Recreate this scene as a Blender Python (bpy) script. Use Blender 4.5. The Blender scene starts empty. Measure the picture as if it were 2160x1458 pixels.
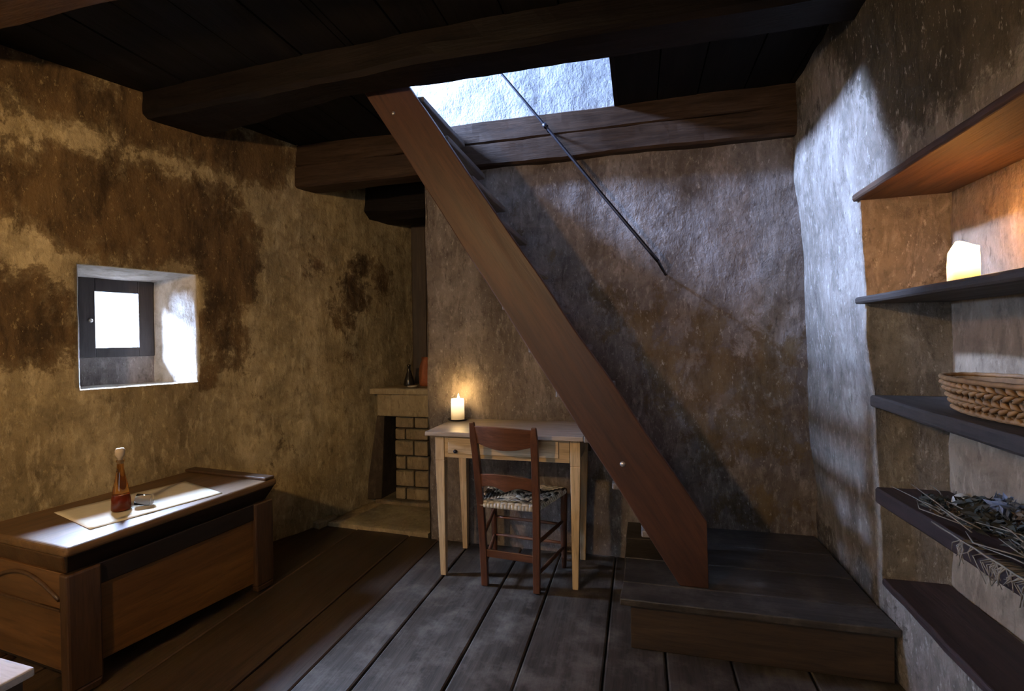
import bpy, bmesh, math, random
from mathutils import Vector, Matrix, noise
random.seed(7)
C = bpy.context.scene.collection
SC = bpy.context.scene
V = Vector

# ------------------------------------------------------------------ helpers
class MB:
    """collects shapes, then links them as ONE mesh object"""
    def __init__(s): s.bm = bmesh.new()
    def face(s, vs, smooth=False):
        try:
            f = s.bm.faces.new(vs); f.smooth = smooth; return f
        except ValueError: return None
    def hexa(s, c):
        """c: 8 corners, 4 of the bottom (ccw from above) then 4 of the top"""
        v = [s.bm.verts.new(p) for p in c]
        for q in ((3,2,1,0),(4,5,6,7),(0,1,5,4),(1,2,6,5),(2,3,7,6),(3,0,4,7)): s.face([v[i] for i in q])
        return s
    def box(s, a, b):
        x0,y0,z0 = a; x1,y1,z1 = b
        return s.hexa([(x0,y0,z0),(x1,y0,z0),(x1,y1,z0),(x0,y1,z0),(x0,y0,z1),(x1,y0,z1),(x1,y1,z1),(x0,y1,z1)])
    def prism(s, poly, axis, a, b):
        """extrude a 2D polygon along an axis ('x','y','z') from a to b"""
        def P(p, t):
            if axis == 'y': return (p[0], t, p[1])
            if axis == 'x': return (t, p[0], p[1])
            return (p[0], p[1], t)
        v0 = [s.bm.verts.new(P(p, a)) for p in poly]; v1 = [s.bm.verts.new(P(p, b)) for p in poly]
        n = len(poly)
        s.face(v0); s.face(v1[::-1])
        for i in range(n): s.face([v0[i], v0[(i+1) % n], v1[(i+1) % n], v1[i]])
        return s
    def tube(s, pts, rad, n=8, cap=True, flat=1.0, smooth=True):
        pts = [V(p) for p in pts]
        if not isinstance(rad, (list, tuple)): rad = [rad]*len(pts)
        rings = []; up = None
        for i, p in enumerate(pts):
            t = (pts[min(i+1, len(pts)-1)] - pts[max(i-1, 0)])
            if t.length < 1e-9: t = V((0,0,1))
            t.normalize()
            if up is None:
                up = V((0,0,1)) if abs(t.z) < .9 else V((1,0,0))
            a = t.cross(up)
            if a.length < 1e-6: a = t.orthogonal()
            a.normalize(); b = a.cross(t).normalized(); up = b
            rings.append([s.bm.verts.new(p + a*math.cos(2*math.pi*k/n)*rad[i] + b*math.sin(2*math.pi*k/n)*rad[i]*flat) for k in range(n)])
        for r0, r1 in zip(rings, rings[1:]):
            for k in range(n): s.face([r0[k], r0[(k+1) % n], r1[(k+1) % n], r1[k]], smooth)
        if cap: s.face(rings[0][::-1]); s.face(rings[-1])
        return s
    def lathe(s, prof, c=(0,0,0), n=32, sx=1, sy=1, smooth=True):
        rings = []
        for r, z in prof:
            if r < 1e-6: rings.append([s.bm.verts.new((c[0], c[1], c[2]+z))])
            else: rings.append([s.bm.verts.new((c[0]+r*sx*math.cos(2*math.pi*k/n), c[1]+r*sy*math.sin(2*math.pi*k/n), c[2]+z)) for k in range(n)])
        for r0, r1 in zip(rings, rings[1:]):
            for k in range(n):
                q = [r0[k % len(r0)], r0[(k+1) % len(r0)], r1[(k+1) % len(r1)], r1[k % len(r1)]]
                u = []
                for w in q:
                    if w not in u: u.append(w)
                if len(u) > 2: s.face(u, smooth)
        return s
    def beam(s, a, b, wf, seg=40, amp=.006, seed=0, c0=.02):
        """hewn timber along X from a to b; wf(t)->(y0,y1,z0,z1); uneven section"""
        rings = []
        for i in range(seg+1):
            t = i/seg; x = a+(b-a)*t; y0,y1,z0,z1 = wf(t)
            P = [(y0+c0,z0),((y0*2+y1)/3,z0),((y0+y1*2)/3,z0),(y1-c0,z0),(y1,z0+c0),(y1,(z0+z1)/2),(y1,z1),(y0,z1),(y0,(z0+z1)/2),(y0,z0+c0)]
            r = []
            for (y, z) in P:
                d = noise.noise_vector(V((x*2.3+seed*7, y*9, z*9)))*amp + noise.noise_vector(V((x*9+seed*3, y*25, z*25)))*amp*.35
                r.append(s.bm.verts.new((x, y+d.y, z+d.z)))
            rings.append(r)
        n = 10
        for r0, r1 in zip(rings, rings[1:]):
            for k in range(n): s.face([r0[k], r0[(k+1) % n], r1[(k+1) % n], r1[k]])
        s.face(rings[0][::-1]); s.face(rings[-1]); return s
    def xf(s, M):
        s.bm.transform(M); return s
    def build(s, name, mat, parent=None, bevel=0, seg=2, loc=None, rot=None):
        bmesh.ops.recalc_face_normals(s.bm, faces=s.bm.faces)
        me = bpy.data.meshes.new(name); s.bm.to_mesh(me); s.bm.free()
        o = bpy.data.objects.new(name, me); C.objects.link(o)
        me.materials.append(mat)
        if parent: o.parent = parent
        if loc: o.location = loc
        if rot: o.rotation_euler = rot
        if bevel:
            m = o.modifiers.new('bevel', 'BEVEL'); m.width = bevel; m.segments = seg; m.limit_method = 'ANGLE'; m.angle_limit = math.radians(40)
        return o

def tag(o, label=None, cat=None, group=None, kind=None):
    if label: o['label'] = label
    if cat: o['category'] = cat
    if group: o['group'] = group
    if kind: o['kind'] = kind
    return o
def thing(name, label, cat, loc=(0,0,0), rz=0, group=None):
    o = bpy.data.objects.new(name, None); C.objects.link(o); o.empty_display_size = .1
    o.location = loc; o.rotation_euler = (0,0,rz)
    return tag(o, label, cat, group)
def lerp(a, b, t): return a+(b-a)*t
def sstep(a, b, x):
    t = max(0, min(1, (x-a)/(b-a))); return t*t*(3-2*t)

# ------------------------------------------------------------------ materials
class N:
    def __init__(s, name):
        s.m = bpy.data.materials.new(name); s.m.use_nodes = True; s.t = s.m.node_tree; s.t.nodes.clear()
        s.out = s.n('ShaderNodeOutputMaterial'); s.b = s.n('ShaderNodeBsdfPrincipled'); s.l(s.b.outputs[0], s.out.inputs[0])
        s.tc = s.n('ShaderNodeTexCoord')
    def n(s, t, **k):
        x = s.t.nodes.new(t)
        for a, v in k.items(): setattr(x, a, v)
        return x
    def l(s, a, b): s.t.links.new(a, b)
    def map(s, sc, rot=(0,0,0), src='Object'):
        m = s.n('ShaderNodeMapping'); s.l(s.tc.outputs[src], m.inputs[0]); m.inputs['Scale'].default_value = sc; m.inputs['Rotation'].default_value = rot; return m.outputs[0]
    def noise(s, vec, scale, det=6, rough=.6, dist=0):
        x = s.n('ShaderNodeTexNoise'); s.l(vec, x.inputs['Vector']); x.inputs['Scale'].default_value = scale
        x.inputs['Detail'].default_value = det; x.inputs['Roughness'].default_value = rough; x.inputs['Distortion'].default_value = dist; return x.outputs[0]
    def ramp(s, f, stops):
        r = s.n('ShaderNodeValToRGB'); s.l(f, r.inputs[0]); e = r.color_ramp.elements
        while len(e) < len(stops): e.new(.5)
        for i, (p, c) in enumerate(stops):
            e[i].position = p; e[i].color = (*c, 1) if not isinstance(c, (int, float)) else (c, c, c, 1)
        return r.outputs[0]
    def mix(s, f, a, b, mode='MIX'):
        x = s.n('ShaderNodeMix', data_type='RGBA', blend_type=mode)
        for v, i in ((f, 0), (a, 6), (b, 7)):
            if isinstance(v, (int, float)): x.inputs[i].default_value = v if i == 0 else (v, v, v, 1)
            elif isinstance(v, tuple): x.inputs[i].default_value = (*v, 1)
            else: s.l(v, x.inputs[i])
        return x.outputs[2]
    def math(s, op, a, b=0.0):
        x = s.n('ShaderNodeMath', operation=op)
        for v, i in ((a, 0), (b, 1)):
            if isinstance(v, (int, float)): x.inputs[i].default_value = v
            else: s.l(v, x.inputs[i])
        return x.outputs[0]
    def bump(s, h, strength=.3, dist=.01):
        b = s.n('ShaderNodeBump'); s.l(h, b.inputs['Height']); b.inputs['Strength'].default_value = strength; b.inputs['Distance'].default_value = dist
        s.l(b.outputs[0], s.b.inputs['Normal']); return b
    def col(s, c):
        if isinstance(c, tuple): s.b.inputs['Base Color'].default_value = (*c, 1)
        else: s.l(c, s.b.inputs['Base Color'])
    def rough(s, r):
        if isinstance(r, (int, float)): s.b.inputs['Roughness'].default_value = r
        else: s.l(r, s.b.inputs['Roughness'])

def wood(name, dark, light, axis='x', scale=1.0, rough=.55, bump=.25, spots=.0, worn=None):
    m = N(name)
    a = {'x': (1.2, 14, 14), 'y': (14, 1.2, 14), 'z': (14, 14, 1.2)}[axis]
    a = tuple(v*scale for v in a)
    vec = m.map(a)
    g = m.noise(vec, 2.2, 8, .65, .6)
    big = m.noise(m.map(tuple(v*.22 for v in a)), 2.0, 4, .6, .3)
    fine = m.noise(m.map(tuple(v*3.2 for v in a)), 2.5, 3, .6)
    c = m.ramp(g, [(.30, dark), (.70, light)])
    c = m.mix(m.ramp(big, [(.35, .55), (.68, 0.0)]), c, tuple(v*.55 for v in dark))
    c = m.mix(m.ramp(fine, [(.30, .45), (.5, 0.0)]), c, tuple(v*.4 for v in dark))
    if worn:
        w = m.noise(m.map((2.5, 2.5, 2.5)), 2.5, 7, .7)
        c = m.mix(m.ramp(w, [(.48, 0.0), (.70, .8)]), c, worn)
    m.col(c)
    m.rough(m.ramp(big, [(.3, rough-.1), (.7, min(1, rough+.15))]))
    if 'beam' in name or 'ceiling' in name: m.b.inputs['Specular IOR Level'].default_value = .15
    m.bump(m.math('ADD', g, m.math('MULTIPLY', fine, .6)), bump, .004)
    return m.m

def plaster(name, cols, stain=None, stain2=None, speck=.0, speck_col=(.8,.78,.72), bump=.5, streak=.0, fine=1.0):
    """limewash over rubble: cloudy tones, ragged stains, flecks; stains come from the mesh attribute 'stain' broken up by noise"""
    m = N(name)
    v = m.map((1,1,1)); vz = m.map((1,1,.35))
    cl = m.noise(vz, 2.6, 11, .66, .3)
    c = m.ramp(cl, [(.28, cols[0]), (.5, cols[1]), (.72, cols[2])])
    n2 = m.noise(v, 9, 8, .7, .5)
    c = m.mix(m.ramp(n2, [(.35, .5), (.55, 0.0)]), c, tuple(x*.6 for x in cols[0]))
    n3 = m.noise(vz, 26*fine, 6, .7, .3)
    c = m.mix(m.ramp(n3, [(.52, 0.0), (.75, .55)]), c, tuple(min(1, x*1.45) for x in cols[2]))
    c = m.mix(m.ramp(m.noise(vz, 38*fine, 5, .7), [(.30, .6), (.45, 0.0)]), c, tuple(x*.5 for x in cols[0]))
    if stain:
        at = m.n('ShaderNodeAttribute', attribute_name='stain')
        nn = m.noise(m.map((1,1,.75)), 6.5, 14, .74, .25)
        sv = m.math('ADD', at.outputs['Fac'], m.math('MULTIPLY', m.math('SUBTRACT', nn, .5), 2.3))
        f = m.ramp(sv, [(.38, 0.0), (.50, .7), (.72, .97)])
        inner = m.mix(m.ramp(m.noise(vz, 7, 12, .74, .3), [(.40, 0.0), (.60, .95)]), stain, stain2 or stain)
        c = m.mix(f, c, inner)
        c = m.mix(m.ramp(m.math('MULTIPLY', at.outputs['Fac'], -1.0), [(.0, 0.0), (.6, .9)]), c, m.mix(m.ramp(n2, [(.35, 0.0), (.6, 1.0)]), (.34,.30,.24), (.62,.60,.56)))
    if speck:
        s = m.noise(m.map((1,1,.45), rot=(.3,0,0)), 55, 3, .75)
        f = m.ramp(s, [(.60, 0.0), (.70, speck)])
        c = m.mix(f, c, speck_col)
    m.col(c); m.rough(.92)
    m.b.inputs['Specular IOR Level'].default_value = .25
    h = m.math('ADD', m.math('MULTIPLY', m.noise(v, 6, 5, .6), 2.2), m.math('ADD', m.math('MULTIPLY', n3, .8), m.math('MULTIPLY', m.noise(v, 70, 4, .65), .45)))
    m.bump(h, bump, .014)
    return m.m

M = {}
M['plaster_left'] = plaster('ochre_plaster', ((.175,.13,.068), (.36,.285,.155), (.58,.48,.285)), (.045,.027,.014), (.155,.096,.042), .3, (.66,.52,.26), .5)
M['plaster_back'] = plaster('grey_plaster', ((.095,.078,.070), (.19,.162,.148), (.32,.288,.268)), (.075,.052,.028), (.17,.125,.07), .35, (.6,.57,.52), .6)
M['plaster_right'] = plaster('rough_grey_plaster', ((.115,.10,.082), (.22,.195,.165), (.38,.35,.31)), (.036,.031,.022), (.085,.072,.050), .34, (.78,.76,.70), .7)
M['plaster_niche'] = plaster('niche_plaster', ((.15,.105,.065), (.25,.19,.13), (.36,.29,.21)), (.09,.06,.04), (.16,.11,.07), .0, bump=.45)
M['plaster_white'] = plaster('white_upper_plaster', ((.26,.27,.28), (.38,.39,.40), (.50,.51,.52)), None, None, .0, bump=.7)
M['stone'] = plaster('pale_stone', ((.27,.21,.12), (.38,.30,.18), (.48,.39,.24)), bump=.3)
M['stone_dark'] = plaster('brown_stone', ((.14,.10,.06), (.22,.165,.10), (.31,.24,.15)), bump=.4)
M['pier'] = plaster('pier_stone', ((.20,.15,.085), (.29,.22,.13), (.38,.30,.18)), bump=.5)
M['dark_brown'] = plaster('dark_brown_wall', ((.05,.036,.024), (.075,.055,.036), (.11,.08,.05)), bump=.4)
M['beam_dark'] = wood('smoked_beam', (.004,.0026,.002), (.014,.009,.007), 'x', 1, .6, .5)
M['beam_brown'] = wood('brown_beam', (.028,.016,.010), (.085,.052,.032), 'x', 1, .6, .5)
M['beam_near'] = wood('warm_brown_beam', (.05,.026,.013), (.14,.08,.042), 'x', 1, .6, .5)
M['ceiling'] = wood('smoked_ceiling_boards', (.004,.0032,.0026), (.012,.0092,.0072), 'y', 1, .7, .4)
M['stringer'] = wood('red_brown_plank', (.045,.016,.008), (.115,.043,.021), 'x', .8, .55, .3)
M['tread'] = wood('dull_tread', (.13,.11,.10), (.32,.28,.25), 'y', 1, .6, .3)
M['floor'] = wood('worn_daylit_floor_boards', (.024,.018,.014), (.110,.090,.075), 'y', .9, .5, .45, worn=(.17,.145,.125))  # wear, plus the grey of the daylight put into the colour
M['floor_lamplit'] = wood('lamplit_floor_boards', (.032,.018,.010), (.105,.064,.038), 'y', .9, .5, .35)  # same wood as the other boards; the lamp's brown light is in the colour
M['platform'] = wood('grey_platform_boards', (.020,.016,.013), (.080,.068,.058), 'x', 1, .5, .4, worn=(.12,.105,.09))
M['riser'] = wood('dark_riser', (.030,.018,.010), (.075,.046,.025), 'x', 1, .6, .3)
M['chest'] = wood('chest_walnut', (.055,.026,.010), (.150,.078,.030), 'y', 1, .42, .2)
M['chest_top'] = wood('chest_top_walnut', (.10,.052,.020), (.22,.125,.050), 'y', 1, .45, .15)
M['chest_shaded'] = wood('chest_shaded_walnut', (.008,.0045,.003), (.024,.012,.007), 'y', 1, .5, .2)  # darker copy of the walnut, with the shade under the lid in its colour
M['chest_post'] = wood('chest_post_walnut', (.045,.022,.010), (.115,.060,.028), 'z', 1, .42, .2)
M['chest_panel'] = wood('chest_panel_fruitwood', (.12,.052,.012), (.25,.118,.030), 'y', .8, .45, .15)
M['chest_end'] = wood('chest_end_wood', (.09,.042,.013), (.21,.10,.033), 'x', .8, .45, .15)
M['table'] = wood('pale_pine', (.50,.36,.20), (.78,.60,.38), 'x', 1, .5, .12)
M['table_leg'] = wood('pale_pine_leg', (.50,.35,.18), (.78,.58,.33), 'z', 1, .5, .12)
M['table_top'] = wood('grey_scrubbed_top', (.34,.27,.21), (.58,.49,.41), 'x', 1, .45, .15)
M['chair'] = wood('red_brown_chair_wood', (.075,.028,.014), (.19,.075,.038), 'z', 1, .38, .15)
M['chair_rail'] = wood('red_brown_chair_rail', (.085,.032,.015), (.21,.085,.042), 'x', 1, .38, .15)
M['shelf'] = wood('dark_shelf_board', (.022,.017,.014), (.070,.054,.044), 'y', 1, .6, .5)
M['shelf_red'] = wood('reddish_shelf_board', (.025,.013,.010), (.070,.036,.028), 'y', 1, .6, .5)
M['lintel'] = wood('rough_lintel', (.035,.018,.010), (.15,.075,.035), 'y', .7, .7, .9)
M['frame'] = wood('dark_window_wood', (.03,.024,.022), (.07,.058,.055), 'z', 1, .5, .2)
M['post'] = wood('dark_door_post', (.035,.022,.013), (.085,.056,.034), 'z', 1, .6, .3)

def plain(name, c, rough=.5, metal=0, bumpamt=0, var=.15):
    m = N(name); n = m.noise(m.map((1,1,1)), 30, 5, .6)
    m.col(m.ramp(n, [(.3, tuple(v*(1-var) for v in c)), (.7, tuple(min(1, v*(1+var)) for v in c))])); m.rough(rough)
    m.b.inputs['Metallic'].default_value = metal
    if bumpamt: m.bump(n, bumpamt, .004)
    return m.m
M['iron'] = plain('black_iron', (.035,.037,.05), .45, .8, .2)
M['bolt'] = plain('pale_metal', (.65,.62,.58), .35, .9)
M['dish'] = plain('dark_dish', (.03,.028,.026), .4)
M['paper'] = plain('ivory_linen', (.70,.64,.47), .8, 0, .15, .05)
M['cork'] = plain('cork', (.55,.45,.32), .7, 0, .3)
M['clay'] = plain('terracotta', (.30,.085,.028), .7, 0, .1)
M['black_glass'] = plain('black_glazed', (.02,.018,.015), .25)
M['straw_light'] = plain('rush_cream', (.55,.50,.40), .65, 0, .3)
M['straw_dark'] = plain('rush_black', (.045,.038,.03), .65, 0, .3)
M['basket'] = plain('wicker', (.24,.13,.05), .65, 0, .4, .35)
M['herb_dark'] = plain('dried_leaves_dark', (.040,.042,.034), .9, 0, .2, .4)
M['herb_brown'] = plain('dried_leaves_brown', (.11,.075,.045), .9, 0, .2, .4)
M['herb_stem'] = plain('dried_stem', (.17,.14,.10), .85, 0, .1, .3)
M['herb_grey'] = plain('dried_flower', (.45,.42,.36), .9, 0, .2, .2)
M['herb_blue'] = plain('dried_thistle', (.14,.17,.24), .9, 0, .2, .3)
M['pale_top'] = wood('pale_bench_top', (.50,.46,.44), (.72,.68,.66), 'x', 1, .5, .1)
M['bench_dark'] = wood('dark_bench_wood', (.03,.018,.01), (.07,.042,.024), 'z', 1, .5, .2)

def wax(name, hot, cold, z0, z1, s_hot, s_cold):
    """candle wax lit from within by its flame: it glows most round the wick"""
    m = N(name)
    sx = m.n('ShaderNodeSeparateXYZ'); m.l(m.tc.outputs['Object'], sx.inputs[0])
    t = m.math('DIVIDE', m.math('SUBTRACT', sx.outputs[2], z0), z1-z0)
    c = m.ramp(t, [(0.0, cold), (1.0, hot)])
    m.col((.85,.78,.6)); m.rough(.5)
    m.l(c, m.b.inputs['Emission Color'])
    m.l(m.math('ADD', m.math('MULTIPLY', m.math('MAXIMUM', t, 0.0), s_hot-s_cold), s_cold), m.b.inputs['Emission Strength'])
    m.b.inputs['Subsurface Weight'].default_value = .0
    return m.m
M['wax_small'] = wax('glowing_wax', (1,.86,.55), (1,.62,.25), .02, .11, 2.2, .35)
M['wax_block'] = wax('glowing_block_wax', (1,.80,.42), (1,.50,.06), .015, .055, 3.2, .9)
def emit(name, c, s):
    m = N(name); m.b.inputs['Emission Color'].default_value = (*c, 1); m.b.inputs['Emission Strength'].default_value = s; m.col((.8,.6,.3)); return m.m
M['flame'] = emit('flame', (1,.75,.35), 14)

def glass(name, c, rough=.02, ior=1.45):
    m = N(name); m.b.inputs['Base Color'].default_value = (*c, 1); m.b.inputs['Transmission Weight'].default_value = 1
    m.b.inputs['Roughness'].default_value = rough; m.b.inputs['IOR'].default_value = ior; return m.m
M['glass'] = glass('clear_glass', (.97,.97,.97), .02, 1.22)
M['amber'] = glass('amber_glass', (.80,.42,.12), .03)
m_ = N('window_pane_glass'); g_ = m_.n('ShaderNodeBsdfGlossy'); t_ = m_.n('ShaderNodeBsdfTransparent'); x_ = m_.n('ShaderNodeMixShader')
g_.inputs['Roughness'].default_value = .05; x_.inputs[0].default_value = .05; m_.l(t_.outputs[0], x_.inputs[1]); m_.l(g_.outputs[0], x_.inputs[2]); m_.l(x_.outputs[0], m_.out.inputs[0]); M['pane'] = m_.m
m_ = N('amber_liquid'); m_.col((.34,.055,.012)); m_.rough(.15); m_.b.inputs['Transmission Weight'].default_value = .35; M['liquid'] = m_.m

# ------------------------------------------------------------------ room geometry
LP = V((-2.287, 2.702, 0)); LU = V((.3458, .9383, 0)); LN = V((.9383, -.3458, 0))   # left wall: point, direction, normal into the room
def LW(u, z, d=0): return LP + LU*u + LN*d + V((0,0,z))                               # d > 0 is into the room
YB = 2.94
CEIL = 2.60
def XR(z): return .925 - .05*z                                                        # right wall leans a little

def inpoly(x, y, P):
    r = False; n = len(P)
    for i in range(n):
        x0,y0 = P[i]; x1,y1 = P[(i+1) % n]
        if (y0 > y) != (y1 > y) and x < (x1-x0)*(y-y0)/(y1-y0)+x0: r = not r
    return r
def pdist(x, y, P):
    b = 9; n = len(P)
    for i in range(n):
        x0,y0 = P[i]; x1,y1 = P[(i+1) % n]; dx = x1-x0; dy = y1-y0
        t = max(0, min(1, ((x-x0)*dx+(y-y0)*dy)/(dx*dx+dy*dy+1e-9))); b = min(b, math.hypot(x-x0-dx*t, y-y0-dy*t))
    return -b if inpoly(x, y, P) else b
def stainval(x, y, polys, w=.2):
    v = 0
    for P, k in polys:
        d = pdist(x, y, P); v = max(v, k*(1 - sstep(-w, w, d)))
    return v

def wall(name, fn, us, vs, hole=None, polys=(), amp=.012, mat=None, loft=None, backcap=False, damp=None):
    """plastered wall on a fine grid; hole=(u0,u1,v0,v1); loft=list of (du-fraction rect, depth) rings into the wall"""
    bm = bmesh.new(); lay = None
    def disp(u, v):
        a = noise.noise(V((u*1.7, v*1.7, 3.1)))*amp*1.6 + noise.noise(V((u*6, v*6, 1.3)))*amp*.7 + noise.noise(V((u*17, v*17, .3)))*amp*.25
        return a*(damp(u, v) if damp else 1)
    G = {}; st = {}
    for i, u in enumerate(us):
        for j, v in enumerate(vs):
            if hole and hole[0]+1e-6 < u < hole[1]-1e-6 and hole[2]+1e-6 < v < hole[3]-1e-6: continue
            G[i,j] = bm.verts.new(fn(u, v, disp(u, v))); st[G[i,j]] = stainval(u, v, polys)
    for i in range(len(us)-1):
        for j in range(len(vs)-1):
            uc = (us[i]+us[i+1])/2; vc = (vs[j]+vs[j+1])/2
            if hole and hole[0] < uc < hole[1] and hole[2] < vc < hole[3]: continue
            q = [G.get(k) for k in ((i,j),(i+1,j),(i+1,j+1),(i,j+1))]
            if None not in q: bm.faces.new(q).smooth = True
    if hole and loft:
        per = []
        I = [i for i, u in enumerate(us) if hole[0]-1e-6 <= u <= hole[1]+1e-6]; J = [j for j, v in enumerate(vs) if hole[2]-1e-6 <= v <= hole[3]+1e-6]
        for i in I: per.append((i, J[0]))
        for j in J[1:]: per.append((I[-1], j))
        for i in I[-2::-1]: per.append((i, J[-1]))
        for j in J[-2:0:-1]: per.append((I[0], j))
        prev = [G[k] for k in per]
        for (r, d) in loft:
            cur = []
            for (i, j) in per:
                fu = (us[i]-hole[0])/(hole[1]-hole[0]); fv = (vs[j]-hole[2])/(hole[3]-hole[2])
                u = lerp(r[0], r[1], fu); v = lerp(r[2], r[3], fv)
                nd = noise.noise_vector(V((u*7, v*7, d*7)))*amp*.35
                x = bm.verts.new(fn(u+nd.x, v+nd.y, -d)); cur.append(x); st[x] = -1 if name == 'wall_left' else .12
            n = len(cur)
            for k in range(n): bm.faces.new([prev[k], prev[(k+1) % n], cur[(k+1) % n], cur[k]]).smooth = True
            prev = cur
        if backcap:
            c = bm.faces.new(prev)
    bmesh.ops.recalc_face_normals(bm, faces=bm.faces)
    me = bpy.data.meshes.new(name); bm.verts.index_update()
    vals = [st.get(v, 0) for v in bm.verts]
    bm.to_mesh(me); bm.free()
    at = me.attributes.new('stain', 'FLOAT', 'POINT'); at.data.foreach_set('value', vals)
    o = bpy.data.objects.new(name, me); C.objects.link(o); me.materials.append(mat); tag(o, kind='structure')
    return o
def rng(a, b, step, keys=()):
    ks = sorted(set([a, b]+[k for k in keys if a < k < b])); out = []
    for k0, k1 in zip(ks, ks[1:]):
        n = max(1, round((k1-k0)/step)); out += [k0+(k1-k0)*i/n for i in range(n)]
    return out+[b]

# left wall with the small deep window
LST = [([(-1.6,2.15),(-1.21,2.11),(-1.02,2.23),(-.62,2.23),(-.25,2.2),(-.07,2.03),(-.03,1.77),(-.15,1.46),(-.2,1.14),(-.3,1.06),(-.41,1.03),(-.4,1.62),(-.47,1.72),(-.69,1.74),(-.98,1.71),(-1.13,1.81),(-1.6,1.82)], 1.0),
       ([(-1.7,1.63),(-1.08,1.65),(-1.0,1.57),(-.99,1.25),(-1.06,1.17),(-1.14,1.19),(-1.7,1.22)], .95),
       ([(.46,1.82),(.71,2.0),(1.04,2.01),(1.09,1.66),(.84,1.5),(.61,1.21),(.45,1.35)], .55),
       ([(-3,2.8),(-1.2,2.7),(-.59,2.6),(.3,2.6),(.08,2.25),(-.62,2.33),(-1.21,2.34),(-3,2.3)], .95),  # darker band along the top of the wall
       ([(.24,2.06),(.47,2.13),(.42,1.55),(.27,1.67)], .5),
       ([(-2.9,2.3),(-1.7,2.4),(-1.7,1.2),(-2.9,1.1)], .7),
       ([(-.05,.95),(.1,.9),(.1,.3),(-.1,.2)], .42)]
WH = (-.965, -.425, 1.058, 1.672)
wall('wall_left', lambda u, v, d: LW(u, v, d), rng(-4.4, 1.46, .03, (WH[0], WH[1])), rng(-.05, 2.72, .03, (WH[2], WH[3])), WH, LST, .016, M['plaster_left'],
     loft=[((-.955,-.44,1.056,1.668), .02), ((-.93,-.478,1.055,1.658), .12), ((-.905,-.505,1.054,1.648), .24), ((-.875,-.527,1.053,1.642), .35)])
# masonry under and round the casement, seen inside the reveal
mb = MB()
def lbox(mb, u0, u1, z0, z1, d0, d1):
    c = [LW(u0,z0,-d1), LW(u1,z0,-d1), LW(u1,z0,-d0), LW(u0,z0,-d0), LW(u0,z1,-d1), LW(u1,z1,-d1), LW(u1,z1,-d0), LW(u0,z1,-d0)]
    return mb.hexa(c)
lbox(mb, -1.05,-.35,.95,1.21,.345,.42); lbox(mb, -1.05,-.875,1.21,1.645,.35,.385); lbox(mb, -.527,-.35,1.21,1.645,.35,.385); lbox(mb, -1.05,-.35,1.64,1.8,.35,.38)
w = mb.build('wall_left_outer', M['plaster_back']); tag(w, kind='structure')
mb = MB()
for (a,b,c,d) in ((-.875,-.802,1.208,1.645),(-.602,-.525,1.208,1.645)): lbox(mb, a,b,c,d,.335,.375)
lbox(mb, -.802,-.602,1.208,1.262,.335,.375); lbox(mb, -.802,-.602,1.570,1.645,.335,.375)
win = mb.build('window_1', M['frame'], bevel=.004); tag(win, kind='structure')
mb = MB(); lbox(mb, -.81,-.595,1.255,1.575,.352,.356); mb.build('window_pane', M['pane'], win)
mb = MB(); mb.lathe([(0,.0),(.010,.0),(.012,.008),(.006,.016),(0,.018)], n=12)
q = V((0,0,1)).rotation_difference(LN).to_matrix().to_4x4(); q.translation = LW(-.825, 1.41, -.336); mb.xf(q); mb.build('window_knob', M['bolt'], win)

# back wall behind the stairs (its own material up the hatch, where the tone is paler)
BST = [([(-1.3,2.4),(-.75,2.35),(-.3,1.6),(-.9,1.7),(-1.3,1.9)], .3), ([(-.5,1.75),(.1,1.55),(.9,1.35),(.9,.5),(.3,.5)], .52), ([(.3,.5),(.95,.6),(.95,.2),(.3,.2)], .4), ([(-.3,1.2),(.1,.3),(-.4,.3)], .4)]
wall('wall_back', lambda u, v, d: V((u, YB-d*(1 if v < 2.6 else 1), v)), rng(-1.31, .98, .03), rng(-.05, 2.62, .03), None, BST, .014, M['plaster_back'])
wall('wall_back_upper', lambda u, v, d: V((u, YB+.005-d, v)), rng(-2.6, 1.3, .04), rng(2.60, 4.4, .04), None, (), .014, M['plaster_white'])
# its free end and thickness beside the recess
wall('wall_back_end', lambda u, v, d: V((-1.305-d, YB+u, v)), rng(-.008, 1.10, .03), rng(-.05, 2.62, .03), None, [([(-.1,3),(1,3),(1,-1),(-.1,-1)], .5)], .012, M['plaster_back'])

# right wall with the shelf niche
NH = (.45, 2.20, .33, 1.81)
RST = [([(2.5,.35),(3.0,.4),(3.0,-.1),(2.0,-.1),(2.1,.4)], .55), ([(2.85,2.7),(2.95,2.7),(2.95,2.2),(2.7,2.3)], .6), ([(.2,1.9),(1.9,1.95),(2.2,2.3),(2.7,2.7),(.2,2.7)], 1.1)]  # last patch darkens the wall above the niche
def rw(u, v, d): return V((XR(v)-d, u, v))
wall('wall_right', rw, rng(-1.55, 2.96, .03, NH[:2]), rng(-.05, 2.70, .03, NH[2:]), NH, RST, .014, M['plaster_right'],
     loft=[((.45,2.205,.33,1.81), .012), ((.45,2.205,.33,1.81), .09), ((.45,2.195,.33,1.81), .17), ((.45,2.19,.33,1.81), .24), ((.45,2.19,.33,1.81), .31)])
mb = MB()
ys = rng(.40, 2.26, .03); zs = rng(.30, 1.86, .03); g = {}
for i, y in enumerate(ys):
    for j, z in enumerate(zs): g[i,j] = mb.bm.verts.new((1.128+noise.noise(V((y*3, z*3, 5)))*.016+noise.noise(V((y*11, z*11, 5)))*.005, y, z))
for i in range(len(ys)-1):
    for j in range(len(zs)-1): mb.face([g[i,j], g[i+1,j], g[i+1,j+1], g[i,j+1]], True)
w = mb.build('wall_niche', M['plaster_niche']); tag(w, kind='structure')

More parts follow.
